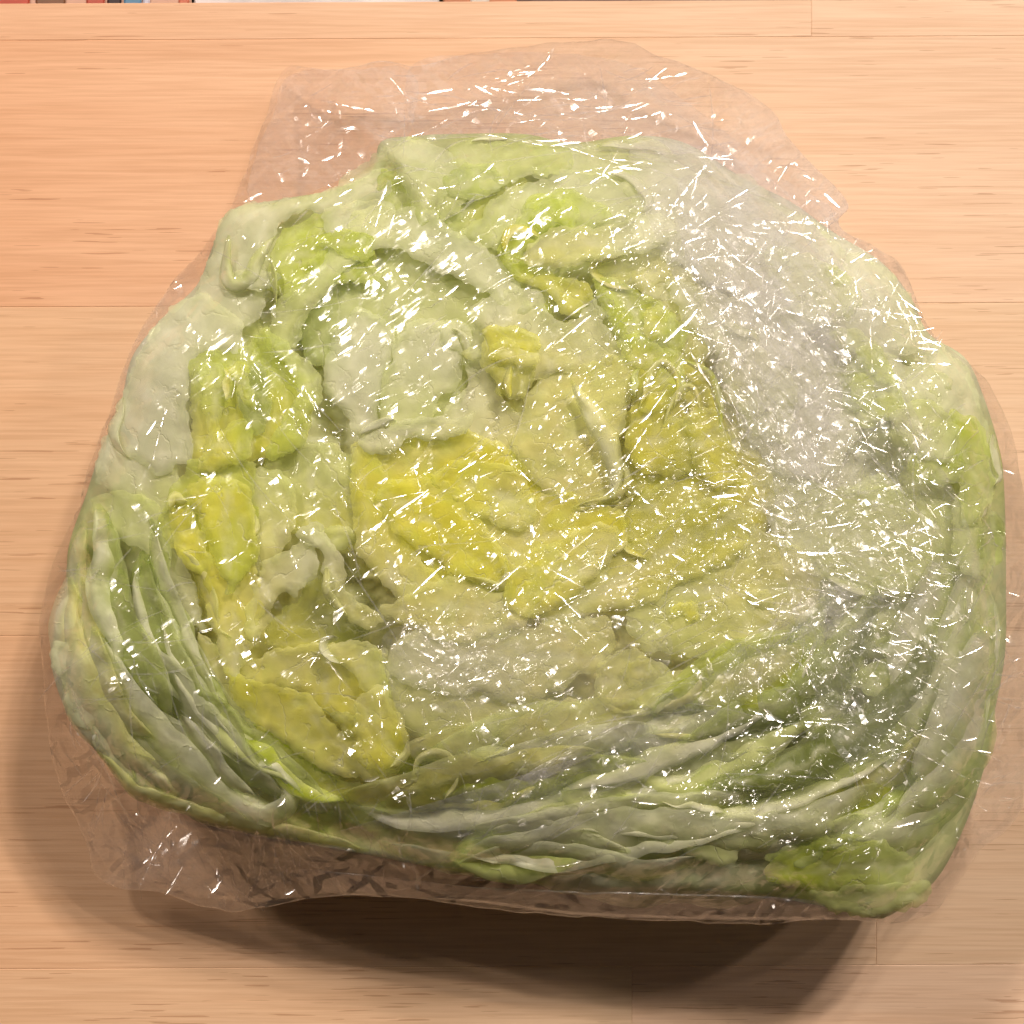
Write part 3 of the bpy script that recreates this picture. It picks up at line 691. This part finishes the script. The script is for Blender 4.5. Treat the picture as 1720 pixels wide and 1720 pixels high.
RB = [
 (7,'W','C',[(958,640),(984,680),(1010,722),(1030,780),(1030,838)],34,4),
 (7,'C','Y',[(858,612),(856,640),(854,668)],16,2),
 (3,'W','P',[(386,395),(380,440),(384,472),(404,478),(425,455),(445,420),(462,395)],28,3),
 (4,'P','L',[(452,430),(458,470),(462,515)],10,3),
 (5,'Y','C',[(1076,690),(1088,640),(1112,612),(1136,640),(1130,690)],18,5),
 (5,'Y','L',[(1142,604),(1182,622),(1206,668),(1212,720)],18,5),
 (5,'Y','C',[(1112,712),(1134,670),(1160,650),(1180,690)],16,5),
 (5,'P','W',[(160,1060),(230,1180),(300,1265),(370,1340),(435,1378),(482,1350),(478,1312),(440,1275)],52,4),
 (6,'P','W',[(300,1200),(340,1250),(380,1300),(430,1338)],34,6),
 (4,'P','W',[(200,1150),(250,1220),(300,1270),(360,1350)],30,6),
 (3,'P','C',[(165,1262),(235,1330),(340,1366),(480,1398),(620,1428)],34,5),
 (5,'P','C',[(696,1310),(704,1278),(732,1264),(760,1284),(762,1320),(744,1345)],18,6),
 (5,'C','P',[(770,1260),(800,1282),(840,1295),(900,1290),(960,1260)],30,8),
 (5,'Y','C',[(1050,1180),(1120,1190),(1180,1150),(1200,1100)],26,6),
 (4,'P','W',[(1380,1060),(1330,1140),(1260,1200),(1180,1240),(1060,1290),(940,1330)],46,9),
 (5,'P','W',[(760,1455),(860,1432),(960,1435),(1060,1460),(1120,1455),(1180,1440)],44,8),
 (4,'W','P',[(980,1380),(1080,1350),(1180,1400),(1260,1420),(1360,1400),(1460,1370)],50,9),
 (5,'P','W',[(820,1400),(920,1390),(1000,1420),(1060,1430)],40,7),
]
for (ly, a, b_, pts, w, tl) in RB:
    ribbon(ly, a, b_, pts, w, tilt=tl, ruf=5)
# frilled cut edges standing a little proud of the larger leaves
big = [p for p in PT if p[0] >= 2 and np.ptp(np.array(p[4])[:, 0])+np.ptp(np.array(p[4])[:, 1]) > 150]
for q in range(30):
    ly, a, b_, an, pts = big[(q*5) % len(big)]
    oc = catmull(pts, 60); f = rng.uniform(.14, .27); st = int(rng.integers(0, 60)); nn = int(60*f)
    g_ = np.array([oc[(st+i) % 60] for i in range(0, nn, 2)])
    g_ = g_+(g_.mean(0)-g_)*0+np.stack([4*vnoise(np.arange(len(g_))*.9, np.zeros(len(g_))+q, 31), 4*vnoise(np.arange(len(g_))*.9, np.zeros(len(g_))+q, 32)], -1)
    ribbon(ly+.9, b_, 'W' if b_ in 'WPG' else ('P' if b_ == 'L' else 'C'), g_, rng.uniform(13, 24), tilt=rng.choice([-1, 1])*rng.uniform(3, 8), ruf=6, arch=3)
# small torn scraps and ruffles
for _ in range(42):
    th = rng.uniform(0, 6.28); rr = rng.uniform(.35, .95)
    q = ctr+(Lout[int(th/6.2832*499)]-ctr)*rr
    if sample(D, q[:1], q[1:])[0] < 45: continue
    a = rng.uniform(0, 6.28); n = rng.integers(5, 8); r0 = rng.uniform(14, 34)
    pp = [(q[0]+r0*rng.uniform(.6, 1.3)*math.cos(a+t)*1.5, q[1]+r0*rng.uniform(.6, 1.2)*math.sin(a+t)) for t in np.linspace(0, 6.28, n, endpoint=False)]
    c = near(q); patch(rng.uniform(1, 4), c, near(q), rng.uniform(0, 360), pp, ruf=9)

# ------------------------------------------------------------------ cling film
wrap = empty("plastic_wrap", "crinkled clear plastic film wrapped tightly around the lettuce", "plastic wrap")
RS = 1.6; NR = 1130
def crease_map(n, dens, seed, amp=(.4, 1.6), wid=(1.6, 4.0), length=(14, 120), angf=None):
    r = np.random.default_rng(seed)
    M = np.zeros((NR, NR), np.float32); done = 0
    while done < n:
        cx, cy = r.uniform(0, 1760, 2)
        if r.random() > dens(cx, cy): continue
        done += 1
        ln = length[0]+(length[1]-length[0])*r.random()**2.6
        an = angf(cx, cy, r) if angf else r.uniform(0, math.pi)
        w = r.uniform(*wid); am = r.uniform(*amp)*(1 if r.random() < .75 else -1)
        k = r.normal(0, .0025)
        h = ln/2+8
        i0 = max(int((cx-h)/RS), 0); i1 = min(int((cx+h)/RS)+2, NR); j0 = max(int((cy-h)/RS), 0); j1 = min(int((cy+h)/RS)+2, NR)
        if i1-i0 < 2 or j1-j0 < 2: continue
        X, Y = np.meshgrid(np.arange(i0, i1)*RS-cx, np.arange(j0, j1)*RS-cy, indexing='ij')
        u = X*math.cos(an)+Y*math.sin(an); v = -X*math.sin(an)+Y*math.cos(an)+k*u*u
        tp = np.clip(1-(2*np.abs(u)/ln)**2, 0, 1)
        M[i0:i1, j0:j1] += am*w*.55*np.exp(-np.abs(v/w)**1.6)*tp
    return M
def rs(M, x, y):
    u = np.clip(x/RS, 0, NR-1.001); v = np.clip(y/RS, 0, NR-1.001)
    i = u.astype(int); j = v.astype(int); fu = u-i; fv = v-j
    return (M[i, j]*(1-fu)+M[i+1, j]*fu)*(1-fv)+(M[i, j+1]*(1-fu)+M[i+1, j+1]*fu)*fv
def gz(x, y, cx, cy, rx, ry, a=0):
    a = math.radians(a); X = (x-cx)*math.cos(a)-(y-cy)*math.sin(a); Y = (x-cx)*math.sin(a)+(y-cy)*math.cos(a)
    return np.exp(-(X/rx)**2-(Y/ry)**2)
def density(x, y):
    d = .12+.75*gz(x, y, 1270, 420, 230, 230)+.75*gz(x, y, 1430, 720, 200, 330)+.6*gz(x, y, 1480, 1100, 220, 260)
    d += .5*gz(x, y, 870, 170, 260, 90)+.45*gz(x, y, 300, 1440, 190, 80)+.3*gz(x, y, 760, 1130, 170, 150)+.3*gz(x, y, 1000, 900, 260, 200)
    d += .3*gz(x, y, 1250, 1350, 350, 120)+.25*gz(x, y, 480, 280, 120, 120)
    return min(d, 1)
def ang_main(x, y, r):
    # picture y runs down: negative angle = rising to the right
    base = -.60
    if y < 330: base = -.12
    if y > 1350 and x < 700: base = 1.2
    if x > 1200 and y < 1350: base = (-.55, .35, -1.0, .95)[int(vnoise(np.array([x/95.]), np.array([y/95.]), 88)[0]*1.999+2)]
    if 600 < y < 1300 and x < 700: base = (-.55, 1.15)[int(vnoise(np.array([x/90.]), np.array([y/90.]), 89)[0] > 0)]
    return base+r.normal(0, .30)
CM = crease_map(4200, density, 11, amp=(.8, 2.4), wid=(2.2, 4.6), length=(12, 75), angf=ang_main)
CM += crease_map(150, lambda x, y: .6, 12, amp=(.8, 2.0), wid=(2.4, 5.0), length=(60, 300), angf=ang_main)
CM2 = crease_map(3000, density, 13, amp=(.7, 2.2), wid=(2.4, 4.6), length=(12, 110))

def film_z(x, y, lift=0.0, cm=CM, k=1.0, seed=41):
    d = sample(D, x, y)
    z = sample(Hsm, x, y)+lift
    ca, sa = math.cos(.6), math.sin(.6)
    u = x*ca-y*sa; v = x*sa+y*ca
    den = density_np(x, y)
    z = z+k*(3.2*fbm(u/120, v/26, seed, 3)+den*5.0*(1-2*np.abs(fbm(x/30, y/30, seed+5, 3)))+den*2.6*np.abs(fbm(x/11, y/11, seed+9, 2)))
    return z+k*rs(cm, x, y)
def density_np(x, y):
    d = .06+.75*gz(x, y, 1270, 420, 230, 230)+.75*gz(x, y, 1430, 720, 200, 330)+.6*gz(x, y, 1480, 1100, 220, 260)
    d += .6*gz(x, y, 870, 170, 300, 90)+.08*gz(x, y, 300, 1440, 190, 80)+.3*gz(x, y, 760, 1130, 170, 150)+.25*gz(x, y, 1000, 900, 260, 200)
    d += .3*gz(x, y, 1250, 1350, 350, 120)+.25*gz(x, y, 480, 280, 120, 120)
    return np.minimum(d, 1)*(1-.85*(1-smooth(-25, 10, sample(D, x, y)))*smooth(1300, 1400, y))
Hsm = Hmap.copy()
for _ in range(60):
    p = np.pad(Hsm, 1, mode='edge'); Hsm = (p[1:-1, 1:-1]*2+p[:-2, 1:-1]+p[2:, 1:-1]+p[1:-1, :-2]+p[1:-1, 2:])/6
Hsm = np.maximum(Hsm, Hmap)+26*smooth(0, 60, D)+6
Hsm = np.maximum(Hsm, 26)
def haze_f(x, y):
    h = .62*gz(x, y, 1250, 400, 220, 230)+.58*gz(x, y, 1370, 700, 150, 330)+.35*gz(x, y, 1130, 1180, 420, 60, 32)  # upper-right terms put the silvery sheen into the film colour
    h += .3*gz(x, y, 900, 200, 380, 110)+.55*gz(x, y, 380, 1450, 330, 90)+.35*gz(x, y, 830, 1120, 170, 90)+.35*gz(x, y, 1690, 1200, 70, 330)
    h += .3*gz(x, y, 250, 560, 90, 220)+.25*gz(x, y, 1000, 1520, 700, 40)
    return np.clip(h*(.75+.5*fbm(x/50, y/50, 91, 3)), 0, 1)
NS = 1500
Fo = catmull(FO, NS)
Fo = Fo+np.stack([vnoise(np.arange(NS)/9.0, np.zeros(NS), 61), vnoise(np.arange(NS)/9.0, np.zeros(NS)+9, 62)], -1)*2.5
ts = np.concatenate([[.002], np.linspace(.0005, .985, 400)**.65, [.996, 1.0]])
P = ctr+(Fo[None]-ctr)*ts[:, None, None]
x = P[..., 0]; y = P[..., 1]
z = film_z(x, y)
zedge = z[-1]
# underside, tucked in below the head
us = np.linspace(0, 1, 46)[1:]
Pb = []; zb = []
for u in us:
    a = u*math.pi/2
    s = 1-.255*(1-math.cos(a))+.004*math.sin(math.pi*u)
    q = ctr+(Fo-ctr)*s
    w = 5*fbm(q[:, 0]/34, q[:, 1]/12+u*9, 55, 3)*math.sin(math.pi*min(u*1.5, 1))
    Pb.append(q+w[:, None]*.7); zb.append(np.maximum(zedge*(1-math.sin(a)), 1.0)+1.0)
Pall = np.concatenate([P, np.array(Pb)]); zall = np.concatenate([z, np.array(zb)])
xa = Pall[..., 0].ravel(); ya = Pall[..., 1].ravel()
FM = film_mat("cling_film"); FM2 = film_mat("cling_film_folds", gloss=1.0, haze0=.01, hazek=.36, rough=.22, ang=-.9, bump=.8)
mesh_obj("film", W3(xa, ya, zall.ravel()), grid_faces(len(Pall), NS, True), FM, wrap, attr=dict(haze=haze_f(xa, ya), crinkle=density_np(xa, ya)))

def fold_sheet(pts, lift, seed, mat, nr=110, ns=420, hz=.6, k=.4, rag=5):
    B = catmull(pts, ns); cc = B.mean(0)
    B = B+(B-cc)/np.maximum(np.hypot(*(B-cc).T), 1)[:, None]*(rag*fbm(B[:, 0]/50, B[:, 1]/50, seed, 4))[:, None]
    t = np.linspace(.004, 1, nr)
    P = cc+(B[None]-cc)*t[:, None, None]; x = P[..., 0]; y = P[..., 1]
    sh = (seed*37) % 200
    z = sample(Hsm, x, y)+lift+k*rs(CM2, (x+sh) % 1700, (y+sh) % 1700)+k*4*fbm(x/40, y/40, seed+3, 3)+3*k*np.abs(fbm(x/16, y/16, seed+6, 2))
    z -= (lift-1.5)*smooth(.8, 1, t)[:, None]*.6
    mesh_obj("film_fold", W3(x.ravel(), y.ravel(), z.ravel()), grid_faces(nr, ns, True), mat, wrap,
             attr=dict(haze=hz*(.3+.7*haze_f(x.ravel(), y.ravel())), crinkle=density_np(x.ravel(), y.ravel())))
fold_sheet([(1060,250),(1200,250),(1330,330),(1420,450),(1500,560),(1540,700),(1620,860),(1660,1050),(1640,1250),(1560,1330),(1420,1280),(1350,1100),(1300,900),(1220,720),(1180,560),(1110,420)], 7, 5, FM2)
fold_sheet([(1150,300),(1300,350),(1380,430),(1420,560),(1400,760),(1340,800),(1260,700),(1210,560),(1150,430)], 12, 9, FM2, nr=90)
fold_sheet([(690,112),(800,92),(920,90),(1060,110),(1180,190),(1300,290),(1400,350),(1380,372),(1250,320),(1120,270),(960,250),(800,230),(700,225)], 8, 14, FM2, nr=80)
fold_sheet([(490,125),(600,115),(690,118),(700,180),(680,240),(600,290),(500,330),(420,340),(430,260),(460,190)], 6, 17, FM2, nr=70)
fold_sheet([(150,1380),(260,1370),(420,1400),(560,1420),(680,1440),(700,1490),(560,1500),(420,1512),(300,1500),(190,1465)], 7, 21, FM2, nr=70, hz=.5)
fold_sheet([(650,1060),(800,1050),(1000,1030),(1120,1060),(1100,1150),(950,1230),(800,1300),(700,1280),(660,1180)], 6, 25, FM2, nr=80, hz=.4)
fold_sheet([(560,1400),(760,1380),(900,1290),(1080,1190),(1300,1040),(1420,980),(1400,1060),(1200,1220),(1050,1330),(900,1420),(700,1450)], 7, 29, FM2, nr=80, hz=.5)
fold_sheet([(500,1460),(800,1490),(1100,1500),(1350,1510),(1480,1540),(1300,1546),(1000,1538),(760,1512),(560,1500)], 9, 33, FM2, nr=50, hz=.7)

# sharp little folds pressed into the film: narrow facets that lean towards one of the lamps
TR = [(568,597,604,575),(665,860,720,822),(770,793,818,762),(790,808,835,790),(690,1000,770,925),(812,1002,890,935),(930,945,995,895),
 (928,958,993,994),(932,995,990,1050),(275,842,348,830),(338,795,362,797),(246,730,262,706),(274,700,281,688),(930,580,992,530),(915,592,950,585),
 (1115,575,1160,533),(1080,650,1100,640),(1130,700,1188,650),(1160,590,1195,650),(1190,650,1215,700),(1080,462,1100,490),(745,500,770,480),(947,490,972,462),
 (1265,1078,1330,1062),(995,375,1050,357),(1030,422,1090,402),(1145,410,1180,398),(1160,330,1170,300),(1030,268,1095,275),(1040,282,1090,286),(1145,262,1230,268),
 (1000,188,1080,172),(1000,182,1065,176),(640,345,630,380),(650,310,634,345),(925,245,980,238),(980,205,990,255),(1165,205,1190,245),(1385,325,1412,350),(880,150,955,158),
 (720,187,790,172),(700,158,760,150),(570,330,590,318),(560,345,575,340),(1350,585,1385,560),(1400,470,1420,455),(1260,1015,1330,990),(1500,900,1560,885),(1445,740,1490,760),
 (1440,710,1470,760),(1340,690,1350,730),(1310,700,1322,680),(1240,880,1262,895),(1196,835,1240,830),(1160,770,1208,748),(1290,860,1330,875),(1420,1210,1450,1225),(1430,1150,1460,1158),
 (1350,1310,1390,1272),(1510,1215,1570,1245),(1500,1390,1545,1378),(1060,1345,1110,1350),(1030,1280,1095,1330),(730,1130,750,1170),(855,1145,870,1110),(770,1160,795,1200),
 (790,1195,805,1245),(710,1190,716,1230),(740,1240,760,1265),(675,1000,692,1060),(560,1030,572,1062),(640,1082,648,1108),(545,1100,590,1160),(700,1090,730,1105),(715,1075,740,1070),
 (185,1030,186,1050),(148,1270,150,1295),(312,1362,322,1345),(512,1350,522,1372),(462,1325,463,1360),(345,1258,362,1245),(365,1440,368,1490),(355,1500,372,1480),
 (240,1450,255,1435),(480,1502,495,1494),(770,1390,775,1410),(700,1470,702,1500),(490,350,505,340),(540,270,560,262),(500,265,520,275),(410,340,440,325),(470,480,480,520),
 (560,470,605,440),(600,500,640,500),(650,400,662,360),(870,1000,880,985),(1100,905,1112,890),(1128,930,1150,942),(1040,905,1060,920),(1040,730,1058,715),(920,690,935,680)]
def fold_facets(name, rnd_n, seed, mat, wisp=None):
    r = np.random.default_rng(seed)
    segs = [tuple(t)+(r.uniform(3.4, 6.4),) for t in TR] if wisp is None else []
    tot = rnd_n+(len(TR) if wisp is None else 0)
    while len(segs) < tot:
        cx, cy = r.uniform(60, 1710, 2)
        cl = float(smooth(-.25, .45, vnoise(np.array([cx/52.]), np.array([cy/52.]), 97))[0])
        d = density(cx, cy)
        if wisp is None and r.random() > (d*d*1.15+.02)*(.12+1.3*cl): continue
        if wisp is not None and r.random() > wisp(cx, cy): continue
        de = poly_dist(np.array([cx]), np.array([cy]), FOs)[0]
        if de < 14: continue
        an = ang_main(cx, cy, r) if r.random() < .9 else r.uniform(0, 3.14)
        if wisp is not None:
            ln = 30+190*r.random()**2
            if de < ln*.45: ln = max(20, ln*.4)
            segs.append((cx-math.cos(an)*ln/2, cy-math.sin(an)*ln/2, cx+math.cos(an)*ln/2, cy+math.sin(an)*ln/2, r.uniform(1.6, 3.6)))
            continue
        n_c = 1 if r.random() < .70 else int(r.integers(3, 9))
        px, py = cx, cy; k = r.normal(0, .09); w0 = 1.5+3.6*r.random()**1.8
        for _ in range(n_c):
            ln = (5+42*r.random()**3.0) if n_c == 1 else r.uniform(4, 24)
            if not (40 < px < 1700 and 80 < py < 1540) or poly_dist(np.array([px]), np.array([py]), FOs)[0] < 12: break
            w = w0*r.uniform(.6, 1.3)*(1+1.2*(r.random() < .07))
            segs.append((px, py, px+math.cos(an)*ln, py+math.sin(an)*ln, w))
            gap = r.uniform(-1, 7); px += math.cos(an)*(ln+gap); py += math.sin(an)*(ln+gap); an += k+r.normal(0, .08)
    LA = np.array(LAMPS); camp = np.array([0, 0, HC*S])
    V = []; F = []; n = 0
    for (x0, y0, x1, y1, w) in segs:
        mx, my = (x0+x1)/2, (y0+y1)/2
        zc = float(film_z(np.array([mx]), np.array([my]))[0])+2.5
        p = W3(np.float64(mx), np.float64(my), np.float64(zc))
        ll = math.hypot(x1-x0, y1-y0); t = np.array([(x1-x0)/ll, (y1-y0)/ll]); q = np.array([-t[1], t[0]])
        h = LA-p; h /= np.linalg.norm(h, axis=1)[:, None]; v = camp-p; v /= np.linalg.norm(v)
        h = h+v; sl = np.stack([-h[:, 0]/h[:, 2], h[:, 1]/h[:, 2]], -1)   # height change per picture px along +x, +y
        along = sl@t; k = int(np.argmin(np.abs(along)+r.uniform(0, .12, len(along)))) if ll > 14 else int(r.integers(0, len(along)))
        s_ = sl[k]+r.normal(0, .02, 2)
        al = float(s_@t); ac = float(s_@q)
        if abs(al)*ll > 16: al *= 16/(abs(al)*ll)
        if wisp is not None: al = 0; ac = r.normal(0, .3)
        nu = max(5, int(ll/4)); bend = r.normal(0, .05 if wisp is None else .25)*ll
        for i in range(nu):
            u = i/(nu-1); wd = w*(math.sin(math.pi*(.06+.88*u))**.8)*(.7+.6*r.random())
            for jv in (-1, -.4, .4, 1):
                off = jv*wd/2
                px = x0+(x1-x0)*u+q[0]*(off+bend*(u-u*u)); py = y0+(y1-y0)*u+q[1]*(off+bend*(u-u*u))
                V.append((px, py, (zc+al*(u-.5)*ll if wisp is None else np.nan)+ac*off-.10*off*off/max(wd, 1)))
        for i in range(nu-1):
            for jv in range(3):
                a = n+i*4+jv; F.append((a, a+4, a+5, a+1))
        n += nu*4
    V = np.array(V)
    if wisp is not None: V[:, 2] = film_z(V[:, 0], V[:, 1])+1.5
    o = mesh_obj(name, W3(V[:, 0], V[:, 1], V[:, 2]), F, mat, wrap, attr=dict(haze=np.full(len(V), 0. if wisp is None else 1.), crinkle=np.zeros(len(V))))
    o["kind"] = "stuff"
FOs = catmull(FO, 120)
FM3 = film_mat("cling_film_creases", gloss=1.6, haze0=.02, hazek=0, rough=.16, bump=.3)
fold_facets("film_creases", 1900, 77, FM3)
FM4 = film_mat("cling_film_stretch_marks", gloss=1.3, haze0=.0, hazek=.16, rough=.22, bump=.3)
def wisp_d(x, y):
    return min(1, .06+.8*gz(x, y, 380, 1450, 330, 80)+.8*gz(x, y, 1100, 1520, 500, 30)+.6*gz(x, y, 1690, 1250, 50, 300)+.35*gz(x, y, 1130, 1180, 420, 80, 32)
               +.4*gz(x, y, 170, 1150, 110, 260)+.3*gz(x, y, 900, 170, 380, 110)+.3*gz(x, y, 1300, 600, 250, 350))
fold_facets("film_stretch_marks", 620, 78, FM4, wisp_d)
print("leaves", NL[0])
